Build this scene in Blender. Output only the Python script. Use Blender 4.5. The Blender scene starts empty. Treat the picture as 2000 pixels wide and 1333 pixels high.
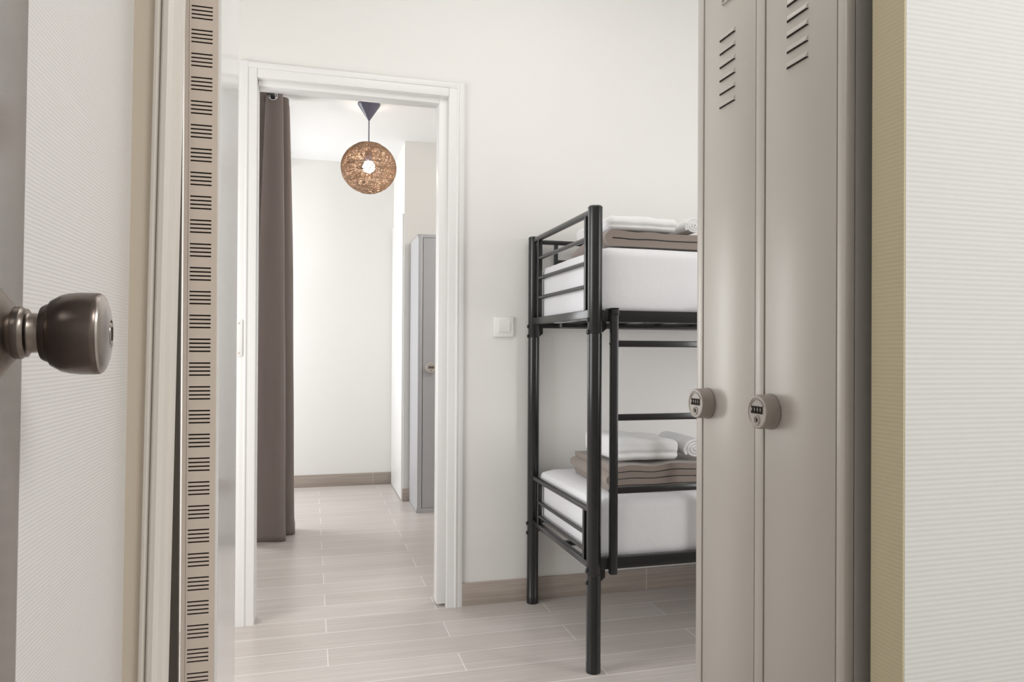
import bpy, bmesh, math, random
from mathutils import Vector, Matrix, noise

random.seed(7)
SC = bpy.context.scene
COL = SC.collection
PI = math.pi

# ------------------------------------------------------------------ camera, world, exposure
cam_d = bpy.data.cameras.new('camera')
cam = bpy.data.objects.new('camera', cam_d)
COL.objects.link(cam)
cam_d.sensor_width = 36.0
cam_d.lens = 36.0 * 1420.0 / 2000.0
cam_d.shift_y = 0.00745
cam_d.clip_start = 0.01
cam.matrix_world = (Matrix.Translation((0, 0, 1.04)) @ Matrix.Rotation(math.radians(-15.43), 4, 'Z')
                    @ Matrix.Rotation(math.radians(90.25), 4, 'X') @ Matrix.Rotation(math.radians(0.30), 4, 'Z'))
SC.camera = cam

SC.view_settings.view_transform = 'Standard'
SC.view_settings.look = 'None'
SC.view_settings.gamma = 1.0
SC.view_settings.use_curve_mapping = False
SC.view_settings.exposure = 0.0

world = bpy.data.worlds.new('world')
SC.world = world
world.use_nodes = True
world.node_tree.nodes['Background'].inputs[0].default_value = (0.95, 0.97, 1.0, 1)
world.node_tree.nodes['Background'].inputs[1].default_value = 1.0


def area(name, loc, rot, sx, sy, power, color=(1, 1, 1), shape='RECTANGLE'):
    d = bpy.data.lights.new(name, 'AREA')
    d.shape = shape
    d.size = sx
    if shape in ('RECTANGLE', 'ELLIPSE'):
        d.size_y = sy
    d.energy = power
    d.color = color
    o = bpy.data.objects.new(name, d)
    COL.objects.link(o)
    o.location = loc
    o.rotation_euler = rot
    return o


# daylight through the two windows in the left walls, ceiling lights of bedroom and corridor, added fill lights
area('bedroom_window_light', (-1.27, 1.90, 1.15), (0, -PI / 2, 0), 1.4, 1.0, 23, (0.99, 0.99, 1.0))
area('far_window_light', (-1.27, 5.10, 1.30), (0, -PI / 2, 0), 1.7, 1.0, 34, (0.97, 0.985, 1.0))
area('bedroom_ceiling_light', (0.75, 1.75, 2.80), (0, 0, 0), 1.3, 1.3, 11, (1.0, 0.975, 0.945), 'DISK')
area('corridor_ceiling_light', (1.40, -0.70, 2.80), (0, 0, 0), 0.9, 0.9, 36, (1.0, 0.985, 0.965), 'DISK')
area('bedroom_fill_light', (2.575, 0.90, 1.20), (PI / 2, 0, 0), 0.60, 1.3, 18, (1.0, 0.99, 0.98))  # added fill for the wall under the upper bunk
pl = bpy.data.lights.new('far_fill_light', 'POINT')  # added point light without a lamp, brightens the front of wall_nib
pl.energy = 22
pl.shadow_soft_size = 0.14
pl.color = (1.0, 0.97, 0.93)
po = bpy.data.objects.new('far_fill_light', pl)
COL.objects.link(po)
po.location = (1.75, 3.55, 2.1)


# ------------------------------------------------------------------ materials
def mat(name, color, rough=0.5, metal=0.0, bump=None, spec=0.5, coat=0.0, sheen=0.0):
    """bump: (kind, scale, strength, distance)"""
    m = bpy.data.materials.new(name)
    m.use_nodes = True
    nt = m.node_tree
    b = nt.nodes['Principled BSDF']
    b.inputs['Base Color'].default_value = (*color, 1)
    b.inputs['Roughness'].default_value = rough
    b.inputs['Metallic'].default_value = metal
    b.inputs['Specular IOR Level'].default_value = spec
    b.inputs['Coat Weight'].default_value = coat
    b.inputs['Coat Roughness'].default_value = 0.18
    b.inputs['Sheen Weight'].default_value = sheen
    if bump:
        kind, scale, strength, dist = bump
        tc = nt.nodes.new('ShaderNodeTexCoord')
        bp = nt.nodes.new('ShaderNodeBump')
        bp.inputs['Strength'].default_value = strength
        bp.inputs['Distance'].default_value = dist
        if kind == 'noise':
            n = nt.nodes.new('ShaderNodeTexNoise')
            n.inputs['Scale'].default_value = scale
            n.inputs['Detail'].default_value = 5
            nt.links.new(tc.outputs['Object'], n.inputs['Vector'])
            nt.links.new(n.outputs['Fac'], bp.inputs['Height'])
        elif kind == 'ribs':      # horizontal ribs along Z, 'scale' ribs per metre
            n = nt.nodes.new('ShaderNodeTexWave')
            n.wave_type = 'BANDS'
            n.bands_direction = 'Z'
            n.inputs['Scale'].default_value = scale / (10.0 / PI) * 1.0
            n.inputs['Distortion'].default_value = 0.25
            n.inputs['Detail'].default_value = 1
            n.inputs['Detail Scale'].default_value = 1.2
            nt.links.new(tc.outputs['Object'], n.inputs['Vector'])
            nt.links.new(n.outputs['Fac'], bp.inputs['Height'])
        elif kind == 'weave':
            n = nt.nodes.new('ShaderNodeTexNoise')
            mp = nt.nodes.new('ShaderNodeMapping')
            mp.inputs['Scale'].default_value = (1, 1, 6)
            n.inputs['Scale'].default_value = scale
            n.inputs['Detail'].default_value = 4
            nt.links.new(tc.outputs['Object'], mp.inputs['Vector'])
            nt.links.new(mp.outputs['Vector'], n.inputs['Vector'])
            nt.links.new(n.outputs['Fac'], bp.inputs['Height'])
        nt.links.new(bp.outputs['Normal'], b.inputs['Normal'])
    return m


def tile_floor_mat():
    m = bpy.data.materials.new('plank_tile_floor')
    m.use_nodes = True
    nt = m.node_tree
    b = nt.nodes['Principled BSDF']
    tc = nt.nodes.new('ShaderNodeTexCoord')
    mp = nt.nodes.new('ShaderNodeMapping')
    mp.inputs['Location'].default_value = (-0.06 - 0.434 + 0.868 * 20, -2.472 + 0.147 * 40, 0)
    br = nt.nodes.new('ShaderNodeTexBrick')
    br.offset = 0.5
    br.offset_frequency = 2
    br.inputs['Scale'].default_value = 1.0
    br.inputs['Brick Width'].default_value = 0.868
    br.inputs['Row Height'].default_value = 0.147
    br.inputs['Mortar Size'].default_value = 0.0018
    br.inputs['Mortar Smooth'].default_value = 0.15
    br.inputs['Bias'].default_value = 0.0
    br.inputs['Color1'].default_value = (0.53, 0.482, 0.45, 1)
    br.inputs['Color2'].default_value = (0.58, 0.535, 0.505, 1)
    br.inputs['Mortar'].default_value = (0.80, 0.775, 0.75, 1)
    nt.links.new(tc.outputs['Object'], mp.inputs['Vector'])
    nt.links.new(mp.outputs['Vector'], br.inputs['Vector'])
    # stretched grain along the planks
    mg = nt.nodes.new('ShaderNodeMapping')
    mg.inputs['Scale'].default_value = (1.6, 55, 1)
    ng = nt.nodes.new('ShaderNodeTexNoise')
    ng.inputs['Scale'].default_value = 1.0
    ng.inputs['Detail'].default_value = 5
    ng.inputs['Roughness'].default_value = 0.6
    nt.links.new(tc.outputs['Object'], mg.inputs['Vector'])
    nt.links.new(mg.outputs['Vector'], ng.inputs['Vector'])
    cr = nt.nodes.new('ShaderNodeValToRGB')
    cr.color_ramp.elements[0].position = 0.3
    cr.color_ramp.elements[0].color = (0.86, 0.86, 0.86, 1)
    cr.color_ramp.elements[1].position = 0.72
    cr.color_ramp.elements[1].color = (1.1, 1.1, 1.1, 1)
    nt.links.new(ng.outputs['Fac'], cr.inputs['Fac'])
    mx = nt.nodes.new('ShaderNodeMix')
    mx.data_type = 'RGBA'
    mx.blend_type = 'MULTIPLY'
    mx.inputs[0].default_value = 0.85
    nt.links.new(br.outputs['Color'], mx.inputs[6])
    nt.links.new(cr.outputs['Color'], mx.inputs[7])
    nt.links.new(mx.outputs[2], b.inputs['Base Color'])
    b.inputs['Roughness'].default_value = 0.33
    b.inputs['Specular IOR Level'].default_value = 0.55
    bp = nt.nodes.new('ShaderNodeBump')
    bp.inputs['Strength'].default_value = 0.25
    bp.inputs['Distance'].default_value = 0.002
    inv = nt.nodes.new('ShaderNodeMath')
    inv.operation = 'SUBTRACT'
    inv.inputs[0].default_value = 1.0
    nt.links.new(br.outputs['Fac'], inv.inputs[1])
    nt.links.new(inv.outputs[0], bp.inputs['Height'])
    nt.links.new(bp.outputs['Normal'], b.inputs['Normal'])
    return m


def baseboard_mat(joint_x):
    m = bpy.data.materials.new('tile_baseboard')
    m.use_nodes = True
    nt = m.node_tree
    b = nt.nodes['Principled BSDF']
    tc = nt.nodes.new('ShaderNodeTexCoord')
    sp = nt.nodes.new('ShaderNodeSeparateXYZ')
    nt.links.new(tc.outputs['Object'], sp.inputs[0])

    def M(op, a, bb=None):
        n = nt.nodes.new('ShaderNodeMath')
        n.operation = op
        for i, v in enumerate((a, bb)):
            if v is None:
                continue
            if isinstance(v, (int, float)):
                n.inputs[i].default_value = v
            else:
                nt.links.new(v, n.inputs[i])
        return n.outputs[0]
    s = M('DIVIDE', M('ADD', sp.outputs[0], 8.68 - joint_x), 0.868)
    fr = M('FRACT', s)
    mask = M('LESS_THAN', fr, 0.0032)
    ng = nt.nodes.new('ShaderNodeTexNoise')
    mg = nt.nodes.new('ShaderNodeMapping')
    mg.inputs['Scale'].default_value = (2, 2, 60)
    ng.inputs['Detail'].default_value = 5
    ng.inputs['Scale'].default_value = 1.5
    nt.links.new(tc.outputs['Object'], mg.inputs['Vector'])
    nt.links.new(mg.outputs['Vector'], ng.inputs['Vector'])
    cr = nt.nodes.new('ShaderNodeValToRGB')
    cr.color_ramp.elements[0].position = 0.3
    cr.color_ramp.elements[0].color = (0.33, 0.28, 0.24, 1)
    cr.color_ramp.elements[1].position = 0.75
    cr.color_ramp.elements[1].color = (0.44, 0.38, 0.335, 1)
    nt.links.new(ng.outputs['Fac'], cr.inputs['Fac'])
    mx = nt.nodes.new('ShaderNodeMix')
    mx.data_type = 'RGBA'
    nt.links.new(mask, mx.inputs[0])
    nt.links.new(cr.outputs['Color'], mx.inputs[6])
    mx.inputs[7].default_value = (0.6, 0.56, 0.52, 1)
    nt.links.new(mx.outputs[2], b.inputs['Base Color'])
    b.inputs['Roughness'].default_value = 0.45
    return m


def emission(name, color, strength):
    m = bpy.data.materials.new(name)
    m.use_nodes = True
    nt = m.node_tree
    nt.nodes.remove(nt.nodes['Principled BSDF'])
    e = nt.nodes.new('ShaderNodeEmission')
    e.inputs[0].default_value = (*color, 1)
    e.inputs[1].default_value = strength
    nt.links.new(e.outputs[0], nt.nodes['Material Output'].inputs[0])
    return m


M_FLOOR = tile_floor_mat()
M_BASE = baseboard_mat(1.418)
M_BASE_BACK = baseboard_mat(0.467)
M_WALL = mat('cream_wall_paint', (0.80, 0.79, 0.765), 0.75, bump=('noise', 60, 0.04, 0.002))
M_CEIL = mat('white_ceiling_paint', (0.85, 0.85, 0.845), 0.8)
M_RIB = mat('ribbed_white_wall_covering', (0.80, 0.805, 0.785), 0.6, bump=('ribs', 130, 0.3, 0.0009))
M_RIB_FINE = mat('finely_ribbed_wall_covering', (0.82, 0.80, 0.785), 0.6, bump=('ribs', 300, 0.3, 0.0005))
M_KHAKI = mat('khaki_ribbed_reveal', (0.66, 0.575, 0.39), 0.65, bump=('ribs', 150, 0.3, 0.0008))
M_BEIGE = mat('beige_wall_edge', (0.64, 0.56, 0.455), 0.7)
M_WHITE = mat('white_gloss_trim', (0.80, 0.795, 0.785), 0.35)
M_CREAMTRIM = mat('cream_trim_paint', (0.80, 0.75, 0.69), 0.4)
M_LEAF = mat('white_gloss_door', (0.82, 0.82, 0.815), 0.14, bump=('noise', 9, 0.03, 0.002))
M_STRIP = mat('beige_metal_strip', (0.76, 0.665, 0.585), 0.45, 0.1)
M_DARK = mat('dark_cavity', (0.03, 0.022, 0.016), 0.8)
M_GAP_SHADE = mat('gap_shade_brown', (0.055, 0.045, 0.035), 0.55)  # shade of the jamb gap put into the colour
M_GREYDOOR = mat('grey_satin_door', (0.17, 0.155, 0.155), 0.13, coat=0.4)
M_NICKEL = mat('satin_nickel', (0.24, 0.205, 0.18), 0.3, 1.0)
M_CAP = mat('bright_nickel', (0.50, 0.46, 0.43), 0.3, 1.0)
M_KNOB = mat('dark_bronze_nickel', (0.16, 0.13, 0.115), 0.28, 1.0)
M_LOCKER = mat('taupe_locker_paint', (0.56, 0.53, 0.485), 0.33, 0.15)
M_LOCKERG = mat('grey_locker_paint', (0.48, 0.48, 0.50), 0.4, 0.1)
M_LOCK = mat('taupe_lock_shell', (0.34, 0.30, 0.27), 0.42)
M_LOCKLIGHT = mat('light_lock_face', (0.52, 0.48, 0.44), 0.38)
M_BED = mat('black_bed_tube', (0.010, 0.0105, 0.011), 0.30, spec=0.35, coat=0.45)
M_SHEET = mat('white_cotton_sheet', (0.82, 0.82, 0.84), 0.8, bump=('noise', 7, 0.22, 0.02), sheen=0.2)
M_TOWEL = mat('white_cotton_linen', (0.84, 0.84, 0.84), 0.85, bump=('noise', 16, 0.3, 0.012), sheen=0.2)
M_BLANKET = mat('taupe_fleece', (0.28, 0.23, 0.20), 0.9, bump=('noise', 260, 0.25, 0.002), sheen=0.3)
M_CURTAIN = mat('taupe_curtain_cloth', (0.215, 0.175, 0.16), 0.8, bump=('weave', 120, 0.25, 0.002), sheen=0.2)
M_CHROME = mat('brushed_chrome', (0.75, 0.75, 0.76), 0.2, 1.0)
M_ROD = mat('dark_grey_rod', (0.10, 0.10, 0.10), 0.35, 0.8)
M_RATTAN = mat('brown_rattan', (0.33, 0.225, 0.155), 0.6)
_nt = M_RATTAN.node_tree
_tr = _nt.nodes.new('ShaderNodeBsdfTranslucent')
_tr.inputs[0].default_value = (0.85, 0.64, 0.45, 1)
_mx = _nt.nodes.new('ShaderNodeMixShader')
_mx.inputs[0].default_value = 0.22
_nt.links.new(_nt.nodes['Principled BSDF'].outputs[0], _mx.inputs[1])
_nt.links.new(_tr.outputs[0], _mx.inputs[2])
_nt.links.new(_mx.outputs[0], _nt.nodes['Material Output'].inputs[0])
M_CANOPY = mat('slate_blue_plastic', (0.105, 0.10, 0.145), 0.25)
M_PLASTIC = mat('white_switch_plastic', (0.83, 0.83, 0.81), 0.3)
M_BULB = emission('glowing_bulb', (1.0, 0.90, 0.76), 110.0)


# ------------------------------------------------------------------ mesh builder
class MB:
    def __init__(self):
        self.bm = bmesh.new()

    def _merge(self, tb, mi=0):
        me = bpy.data.meshes.new('tmp')
        for f in tb.faces:
            f.material_index = mi
        tb.to_mesh(me)
        tb.free()
        self.bm.from_mesh(me)
        bpy.data.meshes.remove(me)

    def box(self, x0, x1, y0, y1, z0, z1, bev=0.0, mi=0, seg=2):
        tb = bmesh.new()
        bmesh.ops.create_cube(tb, size=1.0)
        for v in tb.verts:
            v.co = Vector(((x0 + x1) / 2 + v.co.x * (x1 - x0), (y0 + y1) / 2 + v.co.y * (y1 - y0),
                           (z0 + z1) / 2 + v.co.z * (z1 - z0)))
        if bev > 0:
            bmesh.ops.bevel(tb, geom=list(tb.edges), offset=bev, segments=seg, affect='EDGES', profile=0.5)
        self._merge(tb, mi)
        return self

    def tube(self, pts, r, seg=14, mi=0, caps=True):
        pts = [Vector(p) for p in pts]
        rings = []
        n = len(pts)
        prev = None
        for i, p in enumerate(pts):
            t = (pts[min(i + 1, n - 1)] - pts[max(i - 1, 0)]).normalized()
            if prev is None:
                a = Vector((0, 0, 1)) if abs(t.z) < 0.9 else Vector((1, 0, 0))
                u = t.cross(a).normalized()
            else:
                u = (prev - t * prev.dot(t)).normalized()
            prev = u
            w = t.cross(u)
            rr = r[i] if isinstance(r, (list, tuple)) else r
            rings.append([self.bm.verts.new(p + u * (rr * math.cos(2 * PI * k / seg)) + w * (rr * math.sin(2 * PI * k / seg)))
                          for k in range(seg)])
        for a, b in zip(rings, rings[1:]):
            for k in range(seg):
                f = self.bm.faces.new((a[k], a[(k + 1) % seg], b[(k + 1) % seg], b[k]))
                f.material_index = mi
        if caps:
            for rg, rev in ((rings[0], True), (rings[-1], False)):
                f = self.bm.faces.new(rg[::-1] if rev else rg)
                f.material_index = mi
        return self

    def lathe(self, prof, origin, axis='Z', seg=32, mi=0):
        """prof: list of (along axis, radius)"""
        o = Vector(origin)
        ax = {'X': (Vector((1, 0, 0)), Vector((0, 1, 0)), Vector((0, 0, 1))),
              'Y': (Vector((0, 1, 0)), Vector((0, 0, 1)), Vector((1, 0, 0))),
              'Z': (Vector((0, 0, 1)), Vector((1, 0, 0)), Vector((0, 1, 0)))}[axis]
        rings = []
        for a, r in prof:
            if r <= 1e-6:
                rings.append([self.bm.verts.new(o + ax[0] * a)])
            else:
                rings.append([self.bm.verts.new(o + ax[0] * a + ax[1] * (r * math.cos(2 * PI * k / seg)) +
                                                ax[2] * (r * math.sin(2 * PI * k / seg))) for k in range(seg)])
        for a, b in zip(rings, rings[1:]):
            for k in range(seg):
                k2 = (k + 1) % seg
                if len(a) == 1 and len(b) == 1:
                    continue
                if len(a) == 1:
                    f = self.bm.faces.new((a[0], b[k2], b[k]))
                elif len(b) == 1:
                    f = self.bm.faces.new((a[k], a[k2], b[0]))
                else:
                    f = self.bm.faces.new((a[k], a[k2], b[k2], b[k]))
                f.material_index = mi
        return self

    def torus(self, c, R, r, axis='Y', seg=28, rs=10, mi=0):
        pts = []
        c = Vector(c)
        e = {'X': (Vector((0, 1, 0)), Vector((0, 0, 1)), Vector((1, 0, 0))),
             'Y': (Vector((1, 0, 0)), Vector((0, 0, 1)), Vector((0, 1, 0))),
             'Z': (Vector((1, 0, 0)), Vector((0, 1, 0)), Vector((0, 0, 1)))}[axis]
        rings = []
        for i in range(seg):
            a = 2 * PI * i / seg
            d = e[0] * math.cos(a) + e[1] * math.sin(a)
            rings.append([self.bm.verts.new(c + d * (R + r * math.cos(2 * PI * k / rs)) + e[2] * (r * math.sin(2 * PI * k / rs)))
                          for k in range(rs)])
        for i in range(seg):
            a, b = rings[i], rings[(i + 1) % seg]
            for k in range(rs):
                f = self.bm.faces.new((a[k], a[(k + 1) % rs], b[(k + 1) % rs], b[k]))
                f.material_index = mi
        return self

    def prism(self, poly, z0, z1, mi=0, shear=(0, 0), zref=0.0):
        """poly in XY, extruded in Z; shear moves x,y per metre of z from zref"""
        def at(p, z):
            return Vector((p[0] + shear[0] * (z - zref), p[1] + shear[1] * (z - zref), z))
        lo = [self.bm.verts.new(at(p, z0)) for p in poly]
        hi = [self.bm.verts.new(at(p, z1)) for p in poly]
        n = len(poly)
        fs = [self.bm.faces.new(lo[::-1]), self.bm.faces.new(hi)]
        for i in range(n):
            fs.append(self.bm.faces.new((lo[i], lo[(i + 1) % n], hi[(i + 1) % n], hi[i])))
        for f in fs:
            f.material_index = mi
        return self

    def extrude(self, poly3, vec, mi=0):
        v = Vector(vec)
        lo = [self.bm.verts.new(Vector(p)) for p in poly3]
        hi = [self.bm.verts.new(Vector(p) + v) for p in poly3]
        n = len(lo)
        fs = [self.bm.faces.new(lo[::-1]), self.bm.faces.new(hi)]
        for i in range(n):
            fs.append(self.bm.faces.new((lo[i], lo[(i + 1) % n], hi[(i + 1) % n], hi[i])))
        for f in fs:
            f.material_index = mi
        return self

    def grid(self, fn, nu, nv, mi=0, closed_u=False):
        vs = [[self.bm.verts.new(fn(i / (nu if closed_u else nu - 1), j / (nv - 1))) for i in range(nu)] for j in range(nv)]
        for j in range(nv - 1):
            for i in range(nu if closed_u else nu - 1):
                i2 = (i + 1) % nu
                f = self.bm.faces.new((vs[j][i], vs[j][i2], vs[j + 1][i2], vs[j + 1][i]))
                f.material_index = mi
        return vs

    def build(self, name, mats, parent=None, smooth=True, angle=38):
        bm = self.bm
        bmesh.ops.recalc_face_normals(bm, faces=bm.faces)
        if smooth:
            th = math.radians(angle)
            for f in bm.faces:
                f.smooth = True
            for e in bm.edges:
                if len(e.link_faces) == 2:
                    if e.calc_face_angle(0) > th:
                        e.smooth = False
        me = bpy.data.meshes.new(name)
        bm.to_mesh(me)
        bm.free()
        for m in (mats if isinstance(mats, (list, tuple)) else [mats]):
            me.materials.append(m)
        o = bpy.data.objects.new(name, me)
        COL.objects.link(o)
        if parent is not None:
            o.parent = parent
        return o


def tag(o, label=None, cat=None, group=None, kind=None):
    if label:
        o['label'] = label
    if cat:
        o['category'] = cat
    if group:
        o['group'] = group
    if kind:
        o['kind'] = kind
    return o


def empty(name, loc=(0, 0, 0), rz=0.0):
    o = bpy.data.objects.new(name, None)
    COL.objects.link(o)
    o.location = loc
    o.rotation_euler = (0, 0, rz)
    return o


def struct(name, mb, mats, label, cat, parent=None, smooth=True):
    return tag(mb.build(name, mats, parent, smooth), label, cat, kind='structure')


# ------------------------------------------------------------------ room shell
CEIL = 2.5       # far room
TOP = 2.86       # bedroom and corridor
YF = 2.922          # bedroom's end wall, front face
struct('floor', MB().box(-1.6, 3.1, -2.1, 6.0, -0.06, 0.0), M_FLOOR,
       'pale greige wood-look plank tile floor with white grout joints', 'floor')
struct('ceiling', MB().box(-1.6, 3.1, 3.012, 6.0, CEIL, CEIL + 0.06).box(-1.6, 3.1, -2.1, 2.922, TOP, TOP + 0.06), M_CEIL,
       'plain white ceiling above the pendant lamp', 'ceiling')

# end wall of the bedroom with the doorway
w = MB()
w.box(-1.45, -0.235, YF, 3.012, 0, TOP)
w.box(0.575, 3.0, YF, 3.012, 0, TOP)
w.box(-0.235, 0.575, YF, 3.012, 2.075, TOP)
struct('wall_far', w, M_WALL, 'cream bedroom wall around the white doorway, behind the bunk bed', 'wall')
# side walls
w = MB()      # left walls with two window openings
for (y0, y1, z0, z1) in ((0.965, 1.35, 0, TOP), (1.35, 2.45, 0, 0.4), (1.35, 2.45, 1.9, TOP), (2.45, 4.55, 0, TOP),
                         (4.55, 5.65, 0, 0.4), (4.55, 5.65, 2.2, TOP), (5.65, 5.95, 0, TOP)):
    w.box(-1.45, -1.3, y0, y1, z0, z1)
struct('wall_left', w, M_WALL, 'cream left wall of the bedroom and of the room beyond', 'wall')
for n, (y0, y1, z0, z1) in ((1, (1.35, 2.45, 0.4, 1.9)), (2, (4.55, 5.65, 0.4, 2.2))):
    w = MB()
    t = 0.05
    w.box(-1.42, -1.36, y0, y0 + t, z0, z1).box(-1.42, -1.36, y1 - t, y1, z0, z1)
    w.box(-1.42, -1.36, y0 + t, y1 - t, z0, z0 + t).box(-1.42, -1.36, y0 + t, y1 - t, z1 - t, z1)
    w.box(-1.42, -1.36, (y0 + y1) / 2 - 0.03, (y0 + y1) / 2 + 0.03, z0 + t, z1 - t)
    struct('window_%d' % n, w, M_WHITE, ['white window frame in the left wall of the bedroom',
                                         'white window frame in the left wall beyond the curtain'][n - 1], 'window')
w = MB()  # unseen window frame, added to go with the bedroom fill light
w.box(2.25, 2.29, 0.915, 0.955, 0.5, 1.9).box(2.86, 2.9, 0.915, 0.955, 0.5, 1.9)
w.box(2.29, 2.86, 0.915, 0.955, 0.5, 0.54).box(2.29, 2.86, 0.915, 0.955, 1.86, 1.9)
struct('window_3', w, M_WHITE, 'added white window frame past the near locker, opposite the bunk bed', 'window')
struct('wall_right', MB().box(2.93, 3.08, 0.965, 5.95, 0, TOP), M_WALL, 'cream right wall past the foot of the bunk bed', 'wall')
struct('wall_back', MB().box(-1.45, 0.618, 5.75, 5.95, 0, TOP), M_WALL,
       'bright cream wall at the far end, beyond the doorway and the lamp', 'wall')
w = MB()
w.box(0.618, 2.93, 5.06, 5.95, 0, TOP)
struct('wall_nib', w, M_WALL, 'white projecting wall behind the far grey locker', 'wall')

# wall between corridor and bedroom: white ribbed part on the right, lintel, strip on the left
w = MB()
w.box(0.8645, 2.25, 0.9, 0.965, 0, TOP)
w.box(2.25, 2.9, 0.9, 0.965, 0, 0.5).box(2.25, 2.9, 0.9, 0.965, 1.9, TOP).box(2.9, 3.0, 0.9, 0.965, 0, TOP)
w.box(-0.1665, 0.8645, 0.9, 0.965, 2.12, TOP)
struct('wall_near', w, M_RIB, 'white ribbed wall at the right edge, beside the khaki door reveal', 'wall')
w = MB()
w.box(0.8615, 0.8645, 0.9005, 0.9655, 0, 2.12)  # thin khaki skin over the end of wall_near
struct('trim_1', w, M_KHAKI, 'khaki ribbed reveal of the near doorway, between locker and white ribbed wall', 'trim')
# corridor left wall
w = MB()
w.prism([(-0.40, 0.597), (-0.2003, 0.597), (-0.198, 0.899), (-0.40, 0.899)], 0, TOP, shear=(0.010, 0), zref=1.04)
w.box(-0.40, -0.25, -2.0, -0.24, 0, TOP)
w.box(-0.40, -0.25, -0.24, 0.597, 2.06, TOP)
struct('wall_corridor_left', w, M_RIB_FINE, 'white finely ribbed wall behind the door knob at left', 'wall')
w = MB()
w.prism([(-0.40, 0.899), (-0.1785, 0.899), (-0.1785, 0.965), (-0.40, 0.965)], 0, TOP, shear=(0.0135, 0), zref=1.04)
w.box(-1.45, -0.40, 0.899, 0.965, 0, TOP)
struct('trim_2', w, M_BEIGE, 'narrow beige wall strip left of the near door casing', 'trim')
struct('wall_corridor_right', MB().box(2.1, 2.2, -2.0, 0.9, 0, TOP), M_RIB, 'white corridor wall to the right of the camera', 'wall')
struct('wall_corridor_back', MB().box(-0.4, 2.2, -2.1, -2.0, 0, TOP), M_RIB, 'white corridor wall behind the camera', 'wall')

# near door casing (a little out of plumb), left jamb
w = MB()
SH = (0.0165, 0)
poly = [(-0.1795, 0.8985), (-0.1775, 0.892), (-0.1745, 0.8905), (-0.1725, 0.893), (-0.1715, 0.8965), (-0.1705, 0.893), (-0.168, 0.8885),
        (-0.163, 0.8865), (-0.158, 0.8895), (-0.1560, 0.8960), (-0.1550, 0.9), (-0.1530, 0.9015),
        (-0.1508, 0.906), (-0.1508, 0.919), (-0.1635, 0.919), (-0.1635, 0.965), (-0.19, 0.965), (-0.19, 0.9005), (-0.1795, 0.9005)]
w.prism(poly, 0, 2.12, shear=SH, zref=1.04)
struct('trim_3', w, M_CREAMTRIM, 'cream moulded door casing between beige strip and slotted door edge', 'trim')

# bedroom doorway casing (frame, stop and head)
w = MB()
for sx in (1, -1):
    def X(v):      # mirrored about the opening's middle
        return v if sx == 1 else 0.33 - v
    P = [(0.5335, 3.012), (0.5335, 2.916), (0.5350, 2.9125), (0.5375, 2.912), (0.5655, 2.912), (0.5675, 2.9085), (0.571, 2.9075),
         (0.5755, 2.9085), (0.577, 2.910), (0.594, 2.910), (0.5985, 2.912), (0.5995, 2.922), (0.5755, 2.922), (0.5755, 3.012)]
    P = [(X(a), b) for a, b in P]
    w.prism(P if sx == 1 else P[::-1], 0.0, 2.135)
# head of the frame
hd = [(3.012, 2.088), (2.930, 2.088), (2.926, 2.091), (2.912, 2.091), (2.912, 2.112), (2.906, 2.114), (2.906, 2.13), (2.909, 2.135),
      (2.922, 2.135), (2.922, 2.076), (3.012, 2.076)]
w.box(-0.2035, 0.5335, 2.912, 3.012, 2.078, 2.112, 0.001)
w.box(-0.245, 0.575, 2.9095, 2.922, 2.112, 2.1345, 0.002)
struct('trim_4', w, M_WHITE, 'white moulded frame around the far doorway', 'trim')
w = MB()
w.box(0.4965, 0.5335, 2.932, 3.0, 0.012, 2.078, 0.0015)
w.box(-0.2035, -0.2005, 2.932, 3.0, 0.012, 2.078)
w.box(-0.2035, 0.4965, 2.932, 3.0, 2.052, 2.078, 0.0015)
struct('trim_5', w, M_WHITE, 'white door stop inside the far doorway, cut just above the floor', 'trim')

# baseboards
struct('baseboard_far', MB().box(0.568, 2.93, 2.912, 2.922, 0, 0.094, 0.0012), M_BASE,
       'taupe tile baseboard under the bunk bed', 'baseboard')
struct('baseboard_back', MB().box(-1.3, 0.608, 5.74, 5.75, 0, 0.094, 0.0012), M_BASE_BACK,
       'taupe tile baseboard along the far end wall beyond the curtain', 'baseboard')
struct('baseboard_nib', MB().box(0.612, 2.9, 5.05, 5.06, 0, 0.088, 0.0012), M_BASE,
       'short piece of tile baseboard beside the far grey locker', 'baseboard')

# ------------------------------------------------------------------ door 1: grey door with knob at the left edge
d1 = tag(empty('door_1', (-0.1587, 0.2022, 0), math.radians(6)), 'grey satin door at the left edge carrying a round bronze knob', 'door', kind='structure')
m = MB()
m.prism([(-0.04, -0.43), (0, -0.43), (0, 0.395), (-0.04, 0.395)], 0.008, 2.05, shear=(0.010, 0), zref=1.04)
m.build('door_leaf', M_GREYDOOR, d1)
KO = (-0.0135, 0.33, 1.0505)          # knob axis, relative to the door's empty
m = MB()
m.lathe([(0.0, 0.0), (0.0, 0.0385), (0.002, 0.0395), (0.006, 0.038), (0.012, 0.0335), (0.017, 0.028), (0.021, 0.0225), (0.0245, 0.0175),
         (0.0246, 0.0)], KO, 'X', 48)
ks = m.build('knob_rose', M_NICKEL, d1)
m = MB()
m.lathe([(0.0235, 0.0), (0.0235, 0.0162), (0.0245, 0.0168), (0.0285, 0.0168), (0.0295, 0.0158), (0.0315, 0.0155), (0.0322, 0.0138),
         (0.0335, 0.0128), (0.0405, 0.0125), (0.0405, 0.0)], KO, 'X', 40)
m.build('knob_neck', M_NICKEL, d1)
m = MB()
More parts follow.
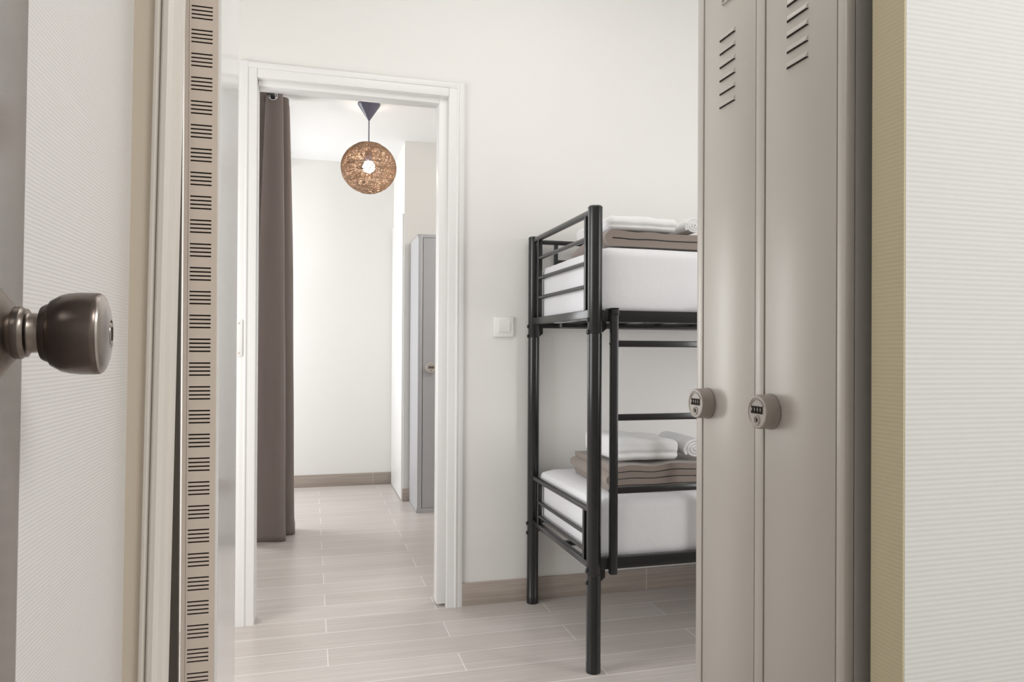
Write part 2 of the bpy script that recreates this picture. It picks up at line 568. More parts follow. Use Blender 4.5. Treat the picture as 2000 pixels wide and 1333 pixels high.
m.lathe([(0.0385, 0.0), (0.0385, 0.0125), (0.0395, 0.0172), (0.0415, 0.0185), (0.0435, 0.0192), (0.0448, 0.0215), (0.0470, 0.0228),
         (0.0505, 0.0250), (0.0555, 0.0263), (0.0615, 0.0269), (0.0690, 0.0270), (0.0722, 0.0268), (0.0728, 0.0263)], KO, 'X', 48)
kn = m.build('door_knob', M_KNOB, d1)
m = MB()
m.lathe([(0.0727, 0.0262), (0.0740, 0.0258), (0.0755, 0.0235), (0.0772, 0.0185), (0.0785, 0.0115), (0.0788, 0.0095)], KO, 'X', 48)
fp = tag(m.build('knob_cap', M_CAP, kn), 'lighter nickel end cap')
m = MB()
m.lathe([(0.0788, 0.0095), (0.0778, 0.0092), (0.0776, 0.008), (0.0790, 0.0074), (0.0792, 0.0)], KO, 'X', 32)
m.build('key_cylinder', M_NICKEL, kn)
m = MB()
m.box(KO[0] + 0.0788, KO[0] + 0.0796, KO[1] - 0.001, KO[1] + 0.001, KO[2] - 0.0045, KO[2] + 0.0045)
m.build('keyhole', M_DARK, kn)

# ------------------------------------------------------------------ door 2: open white leaf with the slotted edge strip
LN = (-0.118, 1.036)
FAR = (-0.1625, 1.75)
dv = Vector((FAR[0] - LN[0], FAR[1] - LN[1]))
d2 = tag(empty('door_2', (LN[0], LN[1], 0), 0), 'open white gloss door seen nearly edge on, with a slotted beige strip', 'door', kind='structure')
m = MB()
T = 0.0435
m.prism([(0, 0), (dv.x, dv.y), (dv.x - T, dv.y), (-T, 0)], 0.012, 2.04)
o = m.build('door_leaf', M_LEAF, d2, smooth=False)
bv = o.modifiers.new('bevel', 'BEVEL')
bv.width = 0.0035
bv.segments = 3
# slotted strip: a plate pierced by groups of four slots, standing 5 mm in front of a dark channel
m = MB()
sx0, sx1 = -0.0385, -0.0045       # plate
hx0, hx1 = -0.0362, -0.0102       # slots
yb = -0.006
zs = [0.02]
pitch, g0 = 0.03130, 1.4935
rows = []
k0 = -16
for k in range(k0, 47):
    zt = g0 - k * pitch
    if zt - 0.02 < 0.03:
        break
    for j in range(4):
        rows.append((zt - j * 0.00525 - 0.0020, zt - j * 0.00525))
rows.sort()
z = 0.02
def quad(bm, x0, x1, z0, z1, y):
    f = bm.faces.new([bm.verts.new((x0, y, z0)), bm.verts.new((x1, y, z0)), bm.verts.new((x1, y, z1)), bm.verts.new((x0, y, z1))])
    return f
for (a, b) in rows:
    quad(m.bm, hx0, hx1, z, a, yb)
    z = b
quad(m.bm, hx0, hx1, z, 2.035, yb)
quad(m.bm, sx0, hx0, 0.02, 2.035, yb)
quad(m.bm, hx1, sx1, 0.02, 2.035, yb)
# slot walls give the plate its thickness
for (a, b) in rows:
    for (za) in (a, b):
        m.bm.faces.new([m.bm.verts.new((hx0, yb, za)), m.bm.verts.new((hx1, yb, za)), m.bm.verts.new((hx1, yb + 0.0012, za)), m.bm.verts.new((hx0, yb + 0.0012, za))])
# sides and raised left rim
m.box(sx0 - 0.0055, sx0 - 0.0004, yb - 0.0008, -0.0002, 0.02, 2.035)
m.box(sx1, sx1 + 0.0012, yb, -0.0002, 0.02, 2.035)
m.build('slotted_strip', M_STRIP, d2, smooth=False)
m = MB()
m.box(sx0 + 0.0005, sx1 - 0.0005, yb + 0.003, -0.0003, 0.022, 2.033)
m.build('strip_channel', M_DARK, d2)
m = MB()  # dark strip standing in for shade between jamb and leaf
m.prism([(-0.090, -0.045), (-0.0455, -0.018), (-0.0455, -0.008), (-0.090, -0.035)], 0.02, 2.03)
m.build('gap_shade_strip', M_GAP_SHADE, d2)

# ------------------------------------------------------------------ door 3: white door in the side of the projecting wall
d3 = tag(empty('door_3', (0.618, 5.4, 0)), 'white door on the side of the projecting wall past the lamp', 'door', kind='structure')
m = MB()
m.box(-0.012, -0.0005, -0.325, 0.325, 0.008, 2.0, 0.002)
m.build('door_leaf', M_WHITE, d3)

# ------------------------------------------------------------------ wall plates
sw = tag(empty('light_switch', (0.769, YF, 1.143)), 'square white light switch on the cream wall left of the bunk bed', 'light switch')
m = MB()
m.box(-0.0415, 0.0415, -0.010, 0, -0.0415, 0.0415, 0.003)
m.build('cover_plate', M_PLASTIC, sw)
m = MB()
m.extrude([(-0.024, -0.0100, 0.026), (-0.024, -0.0125, 0.026), (-0.024, -0.0155, -0.018), (-0.024, -0.0120, -0.0235), (-0.024, -0.0100, -0.0235)],
          (0.048, 0, 0))
m.build('rocker', M_PLASTIC, sw)

sp = tag(empty('strike_plate', (-0.262, 2.9105, 1.086)), 'white upright plate on the left side of the far doorway frame', 'strike plate')
m = MB()
m.box(-0.0125, 0.0125, -0.006, 0.0005, -0.069, 0.069, 0.0022)
m.build('plate', M_PLASTIC, sp)
for zz in (-0.056, 0.056):
    m = MB()
    m.lathe([(-0.0068, 0.0), (-0.0068, 0.003), (-0.006, 0.0036)], (0.0, 0, zz), 'Y', 12)
    m.build('screw', M_CHROME, sp)

# ------------------------------------------------------------------ bunk bed
BX0, BX1 = 0.89, 2.86
YN, YB = 2.212, 2.886
bed = tag(empty('bunk_bed', (BX0, (YN + YB) / 2, 0)), 'black tubular metal bunk bed with a ladder against the cream wall', 'bunk bed')
OFS = Vector((-BX0, -(YN + YB) / 2, 0))


class BB(MB):
    """builder that takes world coordinates and stores them relative to the bed"""
    def build(self, name, mats, parent=bed, smooth=True):
        bmesh.ops.translate(self.bm, verts=self.bm.verts, vec=OFS)
        return MB.build(self, name, mats, parent, smooth)


RP = 0.0237
for px in (BX0, BX1):
    for py in (YN, YB):
        m = BB()
        m.lathe([(0.0, 0.0), (0.0, RP), (0.004, RP + 0.0006), (0.03, RP + 0.0006), (0.031, RP), (0.318, RP), (0.319, RP - 0.001), (0.3205, RP),
                 (1.100, RP), (1.101, RP - 0.001), (1.1025, RP), (1.508, RP)], (px, py, 0), 'Z', 28)
        p = m.build('post', M_BED)
        m = BB()
        m.lathe([(1.508, RP + 0.0005), (1.513, RP + 0.0005), (1.517, RP - 0.003), (1.518, 0.0)], (px, py, 0), 'Z', 28)
        m.build('post_cap', M_BED, p)
        s = -1 if px == BX0 else 1
        for zz in (0.33, 0.292, 1.145, 1.105):
            m = BB()
            m.lathe([(0, 0.0075), (0.004, 0.0075), (0.006, 0.005), (0.0065, 0)] if s > 0 else [(0, 0.0075), (-0.004, 0.0075), (-0.006, 0.005), (-0.0065, 0)],
                    (px + s * (RP - 0.001), py, zz), 'X', 12)
            m.build('bolt', M_BED, p)
        # rail bracket on the inner side
        s2 = -s
        for zz in (0.30, 1.11):
            m = BB()
            m.extrude([(px + s2 * RP * 0.9, py - 0.006, zz + 0.065), (px + s2 * (RP + 0.014), py - 0.006, zz + 0.065),
                       (px + s2 * (RP + 0.014), py - 0.006, zz + 0.006), (px + s2 * RP * 0.9, py - 0.006, zz - 0.008)], (0, 0.012, 0))
            m.build('bracket', M_BED, p)

for px, s in ((BX0, 1), (BX1, -1)):
    # upper end
    m = BB()
    m.tube([(px, YN + 0.01, 1.502), (px, YB - 0.01, 1.502)], 0.0118)
    m.build('top_rail', M_BED)
    for py in (2.284, 2.808):
        m = BB()
        m.box(px - 0.0085, px + 0.0085, py - 0.0085, py + 0.0085, 1.17, 1.50, 0.002)
        m.build('end_upright', M_BED)
    for zz in (1.420, 1.339, 1.260):
        m = BB()
        m.tube([(px, 2.284, zz), (px, 2.808, zz)], 0.0078)
        m.build('end_bar', M_BED)
    m = BB()
    m.box(px - 0.013, px + 0.013, YN + 0.012, YB - 0.012, 1.152, 1.180, 0.002)
    m.build('deck_end_rail', M_BED)
    # lower end
    m = BB()
    m.tube([(px, YN + 0.01, 0.520), (px, YB - 0.01, 0.520)], 0.0112)
    m.build('low_end_rail', M_BED)
    for py in (2.288, 2.795):
        m = BB()
        m.box(px - 0.0085, px + 0.0085, py - 0.0085, py + 0.0085, 0.345, 0.52, 0.002)
        m.build('end_upright', M_BED)
    for zz in (0.434, 0.379):
        m = BB()
        m.tube([(px, 2.288, zz), (px, 2.795, zz)], 0.0075)
        m.build('end_bar', M_BED)
    m = BB()
    m.box(px - 0.010, px + 0.010, YN + 0.012, YB - 0.012, 0.329, 0.349, 0.002)
    m.build('deck_end_rail', M_BED)

for zb, zt in ((1.139, 1.178), (0.332, 0.370)):
    for py in (YN, YB):
        m = BB()
        m.box(BX0 + RP * 0.8, BX1 - RP * 0.8, py - 0.0135, py + 0.0135, zb, zt, 0.004)
        m.build('side_rail', M_BED)
    for k in range(13):
        xx = BX0 + 0.10 + k * (BX1 - BX0 - 0.20) / 12
        m = BB()
        m.box(xx - 0.014, xx + 0.014, YN + 0.013, YB - 0.013, zt - 0.031, zt - 0.022, 0.001)
        m.build('slat', M_BED)
    m = BB()
    m.box(BX0, BX1, 2.535, 2.563, zt - 0.047, zt - 0.0315, 0.002)
    m.build('centre_bar', M_BED)

# guard rail along the wall side
m = BB()
m.box(BX0 + 0.01, BX1 - 0.01, YB - 0.008, YB + 0.008, 1.488, 1.506, 0.003)
m.build('guard_rail', M_BED)
m = BB()
m.box(0.99, 2.76, YB - 0.006, YB + 0.006, 1.412, 1.426, 0.003)
m.build('guard_rail', M_BED)
for xx in (0.985, 1.575, 2.165, 2.755):
    m = BB()
    m.box(xx - 0.008, xx + 0.008, YB - 0.006, YB + 0.006, 1.17, 1.49, 0.002)
    m.build('guard_upright', M_BED)

# ladder
lad = empty('ladder', (0, 0, 0))
lad.parent = bed
YL = 2.180
for xx in (0.944, 1.304):
    m = BB()
    m.box(xx - 0.0125, xx + 0.0125, YL - 0.0125, YL + 0.0125, 0.322, 1.168, 0.005)
    m.box(xx - 0.0125, xx + 0.0125, YL - 0.0125, YN + 0.012, 1.1785, 1.1835, 0.0015)
    m.box(xx - 0.0125, xx + 0.0125, YL - 0.0125, YL - 0.008, 1.16, 1.1835, 0.0015)
    m.lathe([(-0.0155, 0.0), (-0.0155, 0.004), (-0.012, 0.006), (-0.012, 0.0)], (xx, YL, 1.068), 'X', 12)
    m.lathe([(-0.0155, 0.0), (-0.0155, 0.004), (-0.012, 0.006), (-0.012, 0.0)], (xx, YL, 0.592), 'X', 12)
    m.build('stile', M_BED, lad)
for zz in (1.068, 0.829, 0.593):
    m = BB()
    m.box(0.944, 1.304, YL - 0.010, YL + 0.010, zz - 0.0105, zz + 0.0105, 0.004)
    m.build('rung', M_BED, lad)


# ------------------------------------------------------------------ mattresses with white fitted sheets
def mattress(zb, zt, label, seed):
    x0, x1, y0, y1 = 0.907, 2.845, 2.229, 2.866
    t = empty('mattress', ((x0 + x1) / 2, (y0 + y1) / 2, zb))
    tag(t, label, 'mattress', 'mattresses in white fitted sheets')
    hx, hy, hz = (x1 - x0) / 2, (y1 - y0) / 2, (zt - zb)
    tb = bmesh.new()
    bmesh.ops.create_cube(tb, size=2.0)
    bmesh.ops.subdivide_edges(tb, edges=list(tb.edges), cuts=34, use_grid_fill=True)
    r = 0.035
    for v in tb.verts:
        p = Vector((v.co.x * hx, v.co.y * hy, (v.co.z + 1) * 0.5 * hz))
        # denser rows near the left end
        c = Vector((max(-hx + r, min(hx - r, p.x)), max(-hy + r, min(hy - r, p.y)), max(r, min(hz - r, p.z))))
        d = p - c
        if d.length > 1e-9:
            dn = d.normalized()
            L = min(d.length, r)
            inf = max(abs(d.x), abs(d.y), abs(d.z))
            p = c + dn * inf
        n = noise.noise(Vector((p.x * 5, p.y * 5, p.z * 6 + seed)))
        n2 = noise.noise(Vector(((p.x + p.z) * 11, p.y * 6, (p.z - p.x) * 9 + seed)))
        p += Vector((0, -0.0015 * n2, 0.002 * n if p.z > hz * 0.6 else 0))
        v.co = p
    m = MB()
    m._merge(tb)
    m.build('fitted_sheet', M_SHEET, t)
    return t


mattress(1.1575, 1.392, 'mattress in a white fitted sheet on the top bunk', 1.3)
mattress(0.3495, 0.558, 'mattress in a white fitted sheet on the bottom bunk', 4.1)


# ------------------------------------------------------------------ folded blankets and linen
def serp(layers, L, t, gap, first_left=True):
    """centre line of a folded cloth in (u, z), starting at the bottom layer"""
    pts = []
    step = t + gap
    left = first_left
    for k in range(layers):
        zc = t / 2 + k * step
        us = [i / 14 * L for i in range(15)]
        if left:
            us = us[::-1]           # this layer runs towards u = 0, then folds upward there
        for u in us:
            pts.append((u, zc))
        if k < layers - 1:
            for a in range(1, 6):
                an = PI * a / 6
                cz = zc + step / 2
                rr = step / 2
                uu = (-1 if left else 1) * rr * math.sin(an)
                pts.append(((0 if left else L) + uu, cz - rr * math.cos(an)))
        left = not left
    return pts


def folded(name, mats, label, cat, group, loc, L, D, layers, t, gap, rz=0.0, wav=0.003, seed=0.0, first_left=True, skew=0.0, part='cloth'):
    root = tag(empty(name, loc, rz), label, cat, group)
    pts = serp(layers, L, t, gap, first_left)
    n = len(pts)
    up, dn = [], []
    for i, (u, z) in enumerate(pts):
        a = pts[max(i - 1, 0)]
        b = pts[min(i + 1, n - 1)]
        tx, tz = b[0] - a[0], b[1] - a[1]
        ln = math.hypot(tx, tz) or 1
        nx, nz = -tz / ln, tx / ln
        up.append((u + nx * t / 2, z + nz * t / 2))
        dn.append((u - nx * t / 2, z - nz * t / 2))
    outline = up + dn[::-1]
    no = len(outline)
    ny = 18
    m = MB()

    def pos(i, j):
        u, z = outline[i % no]
        yy = j / (ny - 1) * D
        e = 0.0
        if j == 0 or j == ny - 1:
            e = 0.25 * t
        w1 = noise.noise(Vector((u * 9 + seed, yy * 5, 0.3 * seed)))
        zz = z * (1 + 0.06 * w1) + wav * w1 * (z / (layers * t)) * 2
        if e:
            cu, cz = (up[min(i, no - 1 - i)][0] + dn[min(i, no - 1 - i)][0]) / 2, (up[min(i, no - 1 - i)][1] + dn[min(i, no - 1 - i)][1]) / 2
            zz = zz + (cz - z) * 0.14
        return Vector((u + skew * yy, yy + 0.004 * noise.noise(Vector((z * 40, seed, u * 3))), max(0.0005, zz)))
    rows_ = [[m.bm.verts.new(pos(i, j)) for i in range(no)] for j in range(ny)]
    for j in range(ny - 1):
        for i in range(no):
            i2 = (i + 1) % no
            m.bm.faces.new((rows_[j][i], rows_[j][i2], rows_[j + 1][i2], rows_[j + 1][i]))
    for rw in (rows_[0], rows_[-1]):
        for i in range(n - 1):
            a, b, c, d = rw[i], rw[i + 1], rw[no - 2 - i], rw[no - 1 - i]
            m.bm.faces.new((a, b, c, d))
    m.build(part, mats, root, angle=55)
    return root


folded('folded_blanket', M_BLANKET, 'taupe fleece blanket folded in two on the top bunk', 'blanket', 'folded taupe blankets',
       (0.972, 2.262, 1.397), 0.44, 0.46, 2, 0.0262, 0.0012, wav=0.0035, seed=2.0, first_left=True, skew=0.11)
folded('folded_blanket', M_BLANKET, 'taupe fleece blanket folded in several layers on the bottom bunk', 'blanket', 'folded taupe blankets',
       (0.985, 2.285, 0.5635), 0.44, 0.46, 4, 0.0215, 0.0012, wav=0.003, seed=5.0, first_left=False, skew=0.08)


def linen_pile(label, loc, L, D, H, seed, tilt):
    """soft folded white sheet: a rounded sagging slab with a fold line"""
    root = tag(empty('folded_sheet', loc), label, 'sheet', 'folded white sheets on the blankets')
    tb = bmesh.new()
    bmesh.ops.create_cube(tb, size=2.0)
    bmesh.ops.subdivide_edges(tb, edges=list(tb.edges), cuts=26, use_grid_fill=True)
    for v in tb.verts:
        x, y, z = v.co
        q = 0.022
        p = Vector((x * L / 2, y * D / 2, z * H / 2))
        c = Vector((max(-L / 2 + q, min(L / 2 - q, p.x)), max(-D / 2 + q, min(D / 2 - q, p.y)), max(-H / 2 + q, min(H / 2 - q, p.z))))
        d = p - c
        if d.length > 1e-9:
            p = c + d.normalized() * max(abs(d.x), abs(d.y), abs(d.z))
        top = (p.z + H / 2) / H
        n = noise.noise(Vector((p.x * 9 + seed, p.y * 8, seed)))
        n2 = noise.noise(Vector((p.x * 24 + seed, p.y * 18, p.z * 30)))
        p.z += top * (0.012 * n + 0.003 * n2 + tilt * p.x)
        p.y += (1 - top) * 0.010 * noise.noise(Vector((p.x * 15 + seed, 3.0, 1.0))) + 0.003 * n2
        # pressed seam running around the pile half way up
        p.y += 0.006 * math.exp(-((top - 0.34) / 0.10) ** 2) * (1 if y < -0.9 else 0)
        p.z += H / 2
        if p.z < 0.0006:
            p.z = 0.0006
        v.co = p + Vector((L / 2, D / 2, 0))
    m = MB()
    m._merge(tb)
    m.build('cloth', M_TOWEL, root)
    return root


def towel_roll(label, loc, length, r, rz=0.0, flat=0.85):
    root = tag(empty('rolled_towel', loc, rz), label, 'towel', 'rolled white towels on the blankets')
    m = MB()
    turns = 3.6
    n = 120
    t = r / turns * 0.80

    def spiral(k, off):
        f = k / (n - 1)
        a = f * turns * 2 * PI
        rr = 0.004 + (r - 0.004) * f + off
        return rr * math.cos(a), rr * math.sin(a) * flat
    outer = [spiral(k, 0) for k in range(n)]
    inner = [spiral(k, -t) if k > 8 else spiral(k, -0.003) for k in range(n)]
    outl = outer + inner[::-1]
    no = len(outl)
    ny = 8
    rows_ = []
    for j in range(ny):
        yy = j / (ny - 1) * length
        rows_.append([m.bm.verts.new(Vector((a + 0.003 * noise.noise(Vector((a * 30, yy * 12, b * 30))),
                                             yy + 0.006 * noise.noise(Vector((a * 25, 5.0, b * 25))),
                                             b + r * flat + 0.0025 * noise.noise(Vector((a * 20, yy * 14, b * 20)))))) for a, b in outl])
    for j in range(ny - 1):
        for i in range(no):
            i2 = (i + 1) % no
            m.bm.faces.new((rows_[j][i], rows_[j][i2], rows_[j + 1][i2], rows_[j + 1][i]))
    for rw in (rows_[0], rows_[-1]):
        for i in range(n - 1):
            m.bm.faces.new((rw[i], rw[i + 1], rw[no - 2 - i], rw[no - 1 - i]))
    m.build('cloth', M_TOWEL, root, angle=60)
    return root


linen_pile('white sheet folded flat on the blanket of the top bunk', (0.972, 2.285, 1.459), 0.26, 0.34, 0.050, 1.0, 0.0)
towel_roll('white towel rolled up on the blanket of the top bunk', (1.300, 2.30, 1.459), 0.30, 0.036, math.radians(-6))
linen_pile('white sheet folded flat on the blanket of the bottom bunk', (1.010, 2.315, 0.662), 0.245, 0.30, 0.078, 3.0, -0.06)
towel_roll('white towel rolled up on the blanket of the bottom bunk', (1.325, 2.32, 0.662), 0.26, 0.052, math.radians(-5), 0.72)


# ------------------------------------------------------------------ lockers
def combination_lock(door, x, z, r, body, face):
    """shell, rim, number wheels and key slot in one mesh, on the door's front (towards -y)"""
    m = MB()
    d = 0.0285 * r / 0.034
    m.lathe([(0.0, r * 1.0), (-0.003, r * 1.0), (-0.0035, r * 0.965), (-d + 0.005, r * 0.955), (-d + 0.0015, r * 0.94), (-d, r * 0.89)], (x, 0, z), 'Y', 40, mi=0)
    m.lathe([(-d, r * 0.89), (-d - 0.0003, r * 0.80), (-d + 0.0012, r * 0.77), (-d + 0.0012, 0.0)], (x, 0, z), 'Y', 40, mi=1)
    s = r / 0.034
    for k in range(4):
        cx = x + (-0.0138 + k * 0.0092) * s
        m.box(cx - 0.0035 * s, cx + 0.0035 * s, -d - 0.0012, -d + 0.002, z - 0.0035 * s, z + 0.0105 * s, 0.0009, mi=2)
        m.box(cx - 0.0010 * s, cx + 0.0010 * s, -d - 0.0016, -d - 0.0010, z + 0.002 * s, z + 0.007 * s, mi=1)
    # arc line above the wheels, oval key boss below them
    pts = []
    for k in range(15):
        a = math.radians(25 + 130 * k / 14)
        pts.append((x + r * 0.66 * math.cos(a), -d + 0.0006, z + r * 0.66 * math.sin(a) + 0.001))
    m.tube(pts, 0.0008, 6, mi=0)
    m.torus((x, -d + 0.0004, z - 0.0155 * s), 0.0078 * s, 0.0015, 'Y', 22, 8, mi=1)
    m.box(x - 0.0011 * s, x + 0.0011 * s, -d - 0.0004, -d + 0.002, z - 0.019 * s, z - 0.012 * s, mi=2)
    m.build('combination_lock', [body, face, M_DARK], door)


def make_locker(name_loc, rz, label, W, H, D, frames, lock_dx, lock_z, lock_r, louv, M, body, face):
    root = tag(empty('locker', name_loc, rz), label, 'locker', 'metal lockers with combination locks')
    fl, dw1, post, dw2, fr = frames
    m = MB()
    m.box(0, fl, 0.0, 0.02, 0, H, 0.001)
    m.box(fl + dw1, fl + dw1 + post, 0.0, 0.02, 0, H, 0.001)
    m.box(W - fr, W, 0.0, 0.02, 0, H, 0.001)
    m.box(0, W, 0.001, 0.02, H - 0.02, H)
    m.box(0, W, 0.001, 0.02, 0, 0.03)
    m.box(0, 0.002, 0.018, D, 0, H).box(W - 0.002, W, 0.018, D, 0, H)
    m.box(0, W, D - 0.002, D, 0, H).box(0, W, 0.018, D, H - 0.002, H).box(0, W, 0.018, D, 0, 0.002)
    m.box(fl * 0.5, W - fr * 0.5, 0.0135, 0.016, 0.01, H - 0.01, mi=1)
    m.build('locker_body', [M, M_DARK], root)
    x = fl
    for k, dw in enumerate((dw1, dw2)):
        g = 0.0034
        m = MB()
        m.box(x + g, x + dw - g, 0.001, 0.013, 0.032, H - 0.022, 0.0015)
        lx, lw, lz0, lz1, n = louv
        for q in range(n):
            zz = lz0 + (lz1 - lz0) * q / (n - 1)
            a, b = x + lx * dw, x + (lx + lw) * dw
            yf = 0.001
            # pressed hood, open at its lower edge
            hh, pp = 0.0115, 0.0034
            prof = [(a, yf + 0.0004, zz + hh), (a + 0.004, yf - pp * 0.6, zz + hh * 0.55), (a + 0.004, yf - pp, zz + 0.0005), (a, yf + 0.0004, zz)]
            L1 = [m.bm.verts.new(p) for p in prof]
            prof2 = [(b, yf + 0.0004, zz + hh), (b - 0.004, yf - pp * 0.6, zz + hh * 0.55), (b - 0.004, yf - pp, zz + 0.0005), (b, yf + 0.0004, zz)]
            L2 = [m.bm.verts.new(p) for p in prof2]
            for i in range(3):
                f = m.bm.faces.new((L1[i], L2[i], L2[i + 1], L1[i + 1]))
                f.material_index = 1 if i == 2 else 0
            m.bm.faces.new(L1)
            m.bm.faces.new(L2[::-1])
            m.box(a + 0.001, b - 0.001, yf - 0.0012, yf + 0.001, zz - 0.0014, zz + 0.0004, mi=1)
        door = m.build('locker_door', [M, M_DARK], root, angle=25)
        combination_lock(door, x + lock_dx * dw, lock_z, lock_r, body, face)
        m = MB()
        la, lb, z0_, z1_ = x + 0.385 * dw, x + 0.66 * dw, lz1 + 0.074, lz1 + 0.112
        for bx in ((la, la + 0.003, z0_, z1_), (lb - 0.003, lb, z0_, z1_), (la, lb, z0_, z0_ + 0.003)):
            m.box(bx[0], bx[1], -0.0025, 0.0012, bx[2], bx[3], 0.0006)
        m.build('label_holder', M, door)
        x += dw + post
    return root


make_locker((0.84, 1.473, 0.0), -PI / 2, 'tall taupe metal locker in the foreground right, cut by the picture top', 0.473, 1.885, 0.45,
            (0.0235, 0.2005, 0.027, 0.203, 0.019), 0.100, 0.929, 0.034, (0.33, 0.30, 1.564, 1.707, 6), M_LOCKER, M_LOCK, M_LOCKLIGHT)
make_locker((0.660, 4.66, 0.0), 0.0, 'grey metal locker half hidden by the far doorway frame', 0.62, 1.795, 0.385,
            (0.028, 0.27, 0.03, 0.27, 0.022), 0.20, 0.934, 0.035, (0.33, 0.34, 1.494, 1.633, 6), M_LOCKERG, M_LOCKLIGHT, M_LOCKLIGHT)

# ------------------------------------------------------------------ pendant lamp
LX, LY, LZ = 0.32, 4.36, 2.122
lamp = tag(empty('pendant_lamp', (LX, LY, CEIL)), 'round brown woven pendant lamp hanging in the room beyond the doorway', 'pendant lamp')
m = MB()
m.lathe([(0.0, 0.0), (0.0, 0.066), (-0.004, 0.0665), (-0.010, 0.064), (-0.095, 0.007), (-0.100, 0.004), (-0.100, 0.0)], (0, 0, 0), 'Z', 36)
m.build('ceiling_canopy', M_CANOPY, lamp)
m = MB()
m.tube([(0, 0, -0.098), (0, 0, LZ + 0.10 - CEIL)], 0.0032, 8)
m.build('cord', M_CANOPY, lamp)
m = MB()
zc = LZ - CEIL
m.lathe([(zc + 0.105, 0.0), (zc + 0.105, 0.012), (zc + 0.098, 0.019), (zc + 0.046, 0.0205), (zc + 0.040, 0.017), (zc + 0.0385, 0.0)], (0, 0, 0), 'Z', 24)
m.build('socket', M_CANOPY, lamp)
m = MB()
m.lathe([(zc + 0.0421, 0.0), (zc + 0.042, 0.010)] + [(zc + 0.006 + 0.036 * math.cos(a / 16 * PI), 0.036 * math.sin(a / 16 * PI)) for a in range(2, 17)],
        (0, 0, 0), 'Z', 24)
m.build('bulb', M_BULB, lamp)
# woven shade: many thin strands wound round a flattened globe, open at the top
m = MB()
RS, RZ = 0.160, 0.148
rs = random.Random(11)
nstr = 330
for k in range(nstr):
    # small circles of random tilt that keep clear of the top opening
    tilt = math.acos(1 - 2 * (k + 0.5) / nstr) if k > 50 else rs.uniform(0.0, 0.25)
    az = k * 2.399963 + rs.uniform(-0.05, 0.05)
    ax = Vector((math.sin(tilt) * math.cos(az), math.sin(tilt) * math.sin(az), math.cos(tilt)))
    c = rs.uniform(-0.6, 0.6) if k > 50 else rs.uniform(-0.97, 0.80)
    u = ax.orthogonal().normalized()
    v = ax.cross(u)
    rr = math.sqrt(1 - c * c)
    sg = 44
    rad = rs.uniform(0.0006, 0.0010)
    jit = rs.uniform(-0.0015, 0.0015)
    pts = []
    for i in range(sg + 1):
        a = 2 * PI * i / sg
        d = ax * c + (u * math.cos(a) + v * math.sin(a)) * rr
        if d.z > 0.90:
            d = Vector((d.x, d.y, 0)).normalized() * math.sqrt(1 - 0.81) + Vector((0, 0, 0.90))
        pts.append(Vector((d.x * (RS + jit), d.y * (RS + jit), zc + d.z * (RZ + jit))))
    m.tube(pts, rad, 4, caps=False)
m.torus((0, 0, zc + 0.90 * RZ), RS * math.sqrt(1 - 0.81), 0.004, 'Z', 36, 8)
m.torus((0, 0, zc - 0.955 * RZ), RS * 0.29, 0.004, 'Z', 36, 8)
m.build('woven_shade', M_RATTAN, lamp)
m = MB()
for a in (0, PI / 2, PI, 3 * PI / 2):
    m.tube([(0.018 * math.cos(a), 0.018 * math.sin(a), zc + 0.10), (0.0695 * math.cos(a), 0.0695 * math.sin(a), zc + 0.90 * RZ)], 0.0013, 6)
m.build('shade_spokes', M_CANOPY, lamp)

# ------------------------------------------------------------------ curtain and rod
RX, RZ2 = -0.212, 2.423
rod = tag(empty('curtain_rod', (RX, 4.08, RZ2)), 'dark curtain rod under the ceiling, running through the curtain rings', 'curtain rod')
m = MB()
m.tube([(0, 0.012, 0), (0, 1.667, 0)], 0.0125, 16)
m.build('pole', M_ROD, rod)
m = MB()
m.lathe([(0.0, 0.0), (0.0, 0.010), (0.003, 0.0155), (0.012, 0.0165), (0.020, 0.0155), (0.021, 0.0)], (0, 0, 0), 'Y', 20)
m.build('end_cap', M_ROD, rod)
for yy in (0.035, 1.50):
    m = MB()
    m.box(-0.004, 0.004, yy - 0.008, yy + 0.008, 0.010, CEIL - RZ2)
    m.build('bracket', M_ROD, rod)

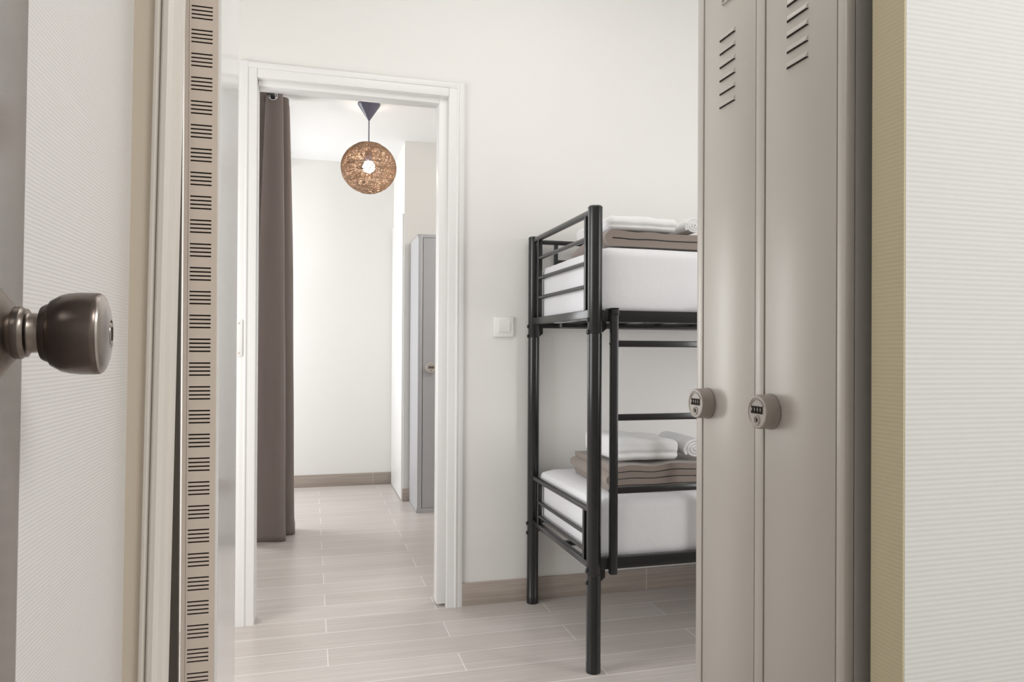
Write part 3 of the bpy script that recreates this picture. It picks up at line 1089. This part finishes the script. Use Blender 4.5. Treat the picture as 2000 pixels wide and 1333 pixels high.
cur = tag(empty('curtain', (RX, 4.28, 0)), 'taupe eyelet curtain gathered on the left inside the far doorway', 'curtain')
m = MB()
NP = 5
def curtain_profile(s, z):
    """s in 0..1 along the cloth from the front hem; returns (x, y) in world"""
    f = min(1.0, z / 2.466)
    seg = s * NP
    k = min(int(seg), NP - 1)
    t = seg - k
    y = 4.140 + 0.064 * (seg - 0.5)
    # triangle-ish wave in x with rounded turns
    ph = math.cos(PI * seg)
    amp = math.copysign(abs(ph) ** 0.55, ph)
    back = min(1.0, max(0.0, (seg - 1.5) / 0.8))
    xr = (-0.160 + 0.030 * back) + (0.030 + 0.014 * back) * (1 - f) ** 0.7 + 0.008 * noise.noise(Vector((0.0, round(seg / 2) * 2.1, z * 0.9)))
    xl = -0.322
    if seg < 0.5:
        xl = -0.238 - 0.075 * (1 - f) ** 0.8
    mid, half = (xr + xl) / 2, (xr - xl) / 2
    x = mid - half * amp
    # flatten the panels so that each one faces the doorway
    y = 4.140 + 0.064 * (k + (0.5 + 0.5 * math.copysign(abs(2 * t - 1) ** 2.2, 2 * t - 1)) - 0.5)
    y += 0.008 * noise.noise(Vector((x * 9, k * 1.7, z * 1.4))) + 0.004 * noise.noise(Vector((x * 22, k, z * 5))) * (1 - f)
    if k == 0:
        y += 0.010 * (1 - f) * math.sin((x + 0.3) * 26)
    return x, y


def cpos(a, b):
    b = b / 0.6 * 0.95 if b < 0.6 else 0.95 + (b - 0.6) / 0.4 * 0.05
    zt = 2.466
    x, y = curtain_profile(a, b * zt)
    seg = a * NP
    dip = 0.030 * math.exp(-(((x - RX) / 0.018) ** 2))
    z = 0.004 + b * (zt - 0.004)
    if b > 0.96:
        z -= dip * max(0.0, (b - 0.988)) / 0.012
    if b < 0.02:
        x += 0.004 * math.sin(seg * 9)
    return Vector((x - RX, y - 4.28, z))


m.grid(cpos, 260, 130)
holes = [v for v in m.bm.verts if (v.co.x ** 2 + (v.co.z - RZ2) ** 2) < 0.0225 ** 2]
bmesh.ops.delete(m.bm, geom=holes, context='VERTS')
co = m.build('curtain_cloth', M_CURTAIN, cur, angle=80)
sol = co.modifiers.new('thickness', 'SOLIDIFY')
sol.thickness = 0.0022
for k in range(NP):
    m = MB()
    yy = 4.140 + 0.064 * k - 4.28 - (0.006 if k == 0 else 0)
    m.torus((0.0, yy, RZ2), 0.0245, 0.0042, 'Y', 30, 10)
    m.build('eyelet', M_CHROME, cur)
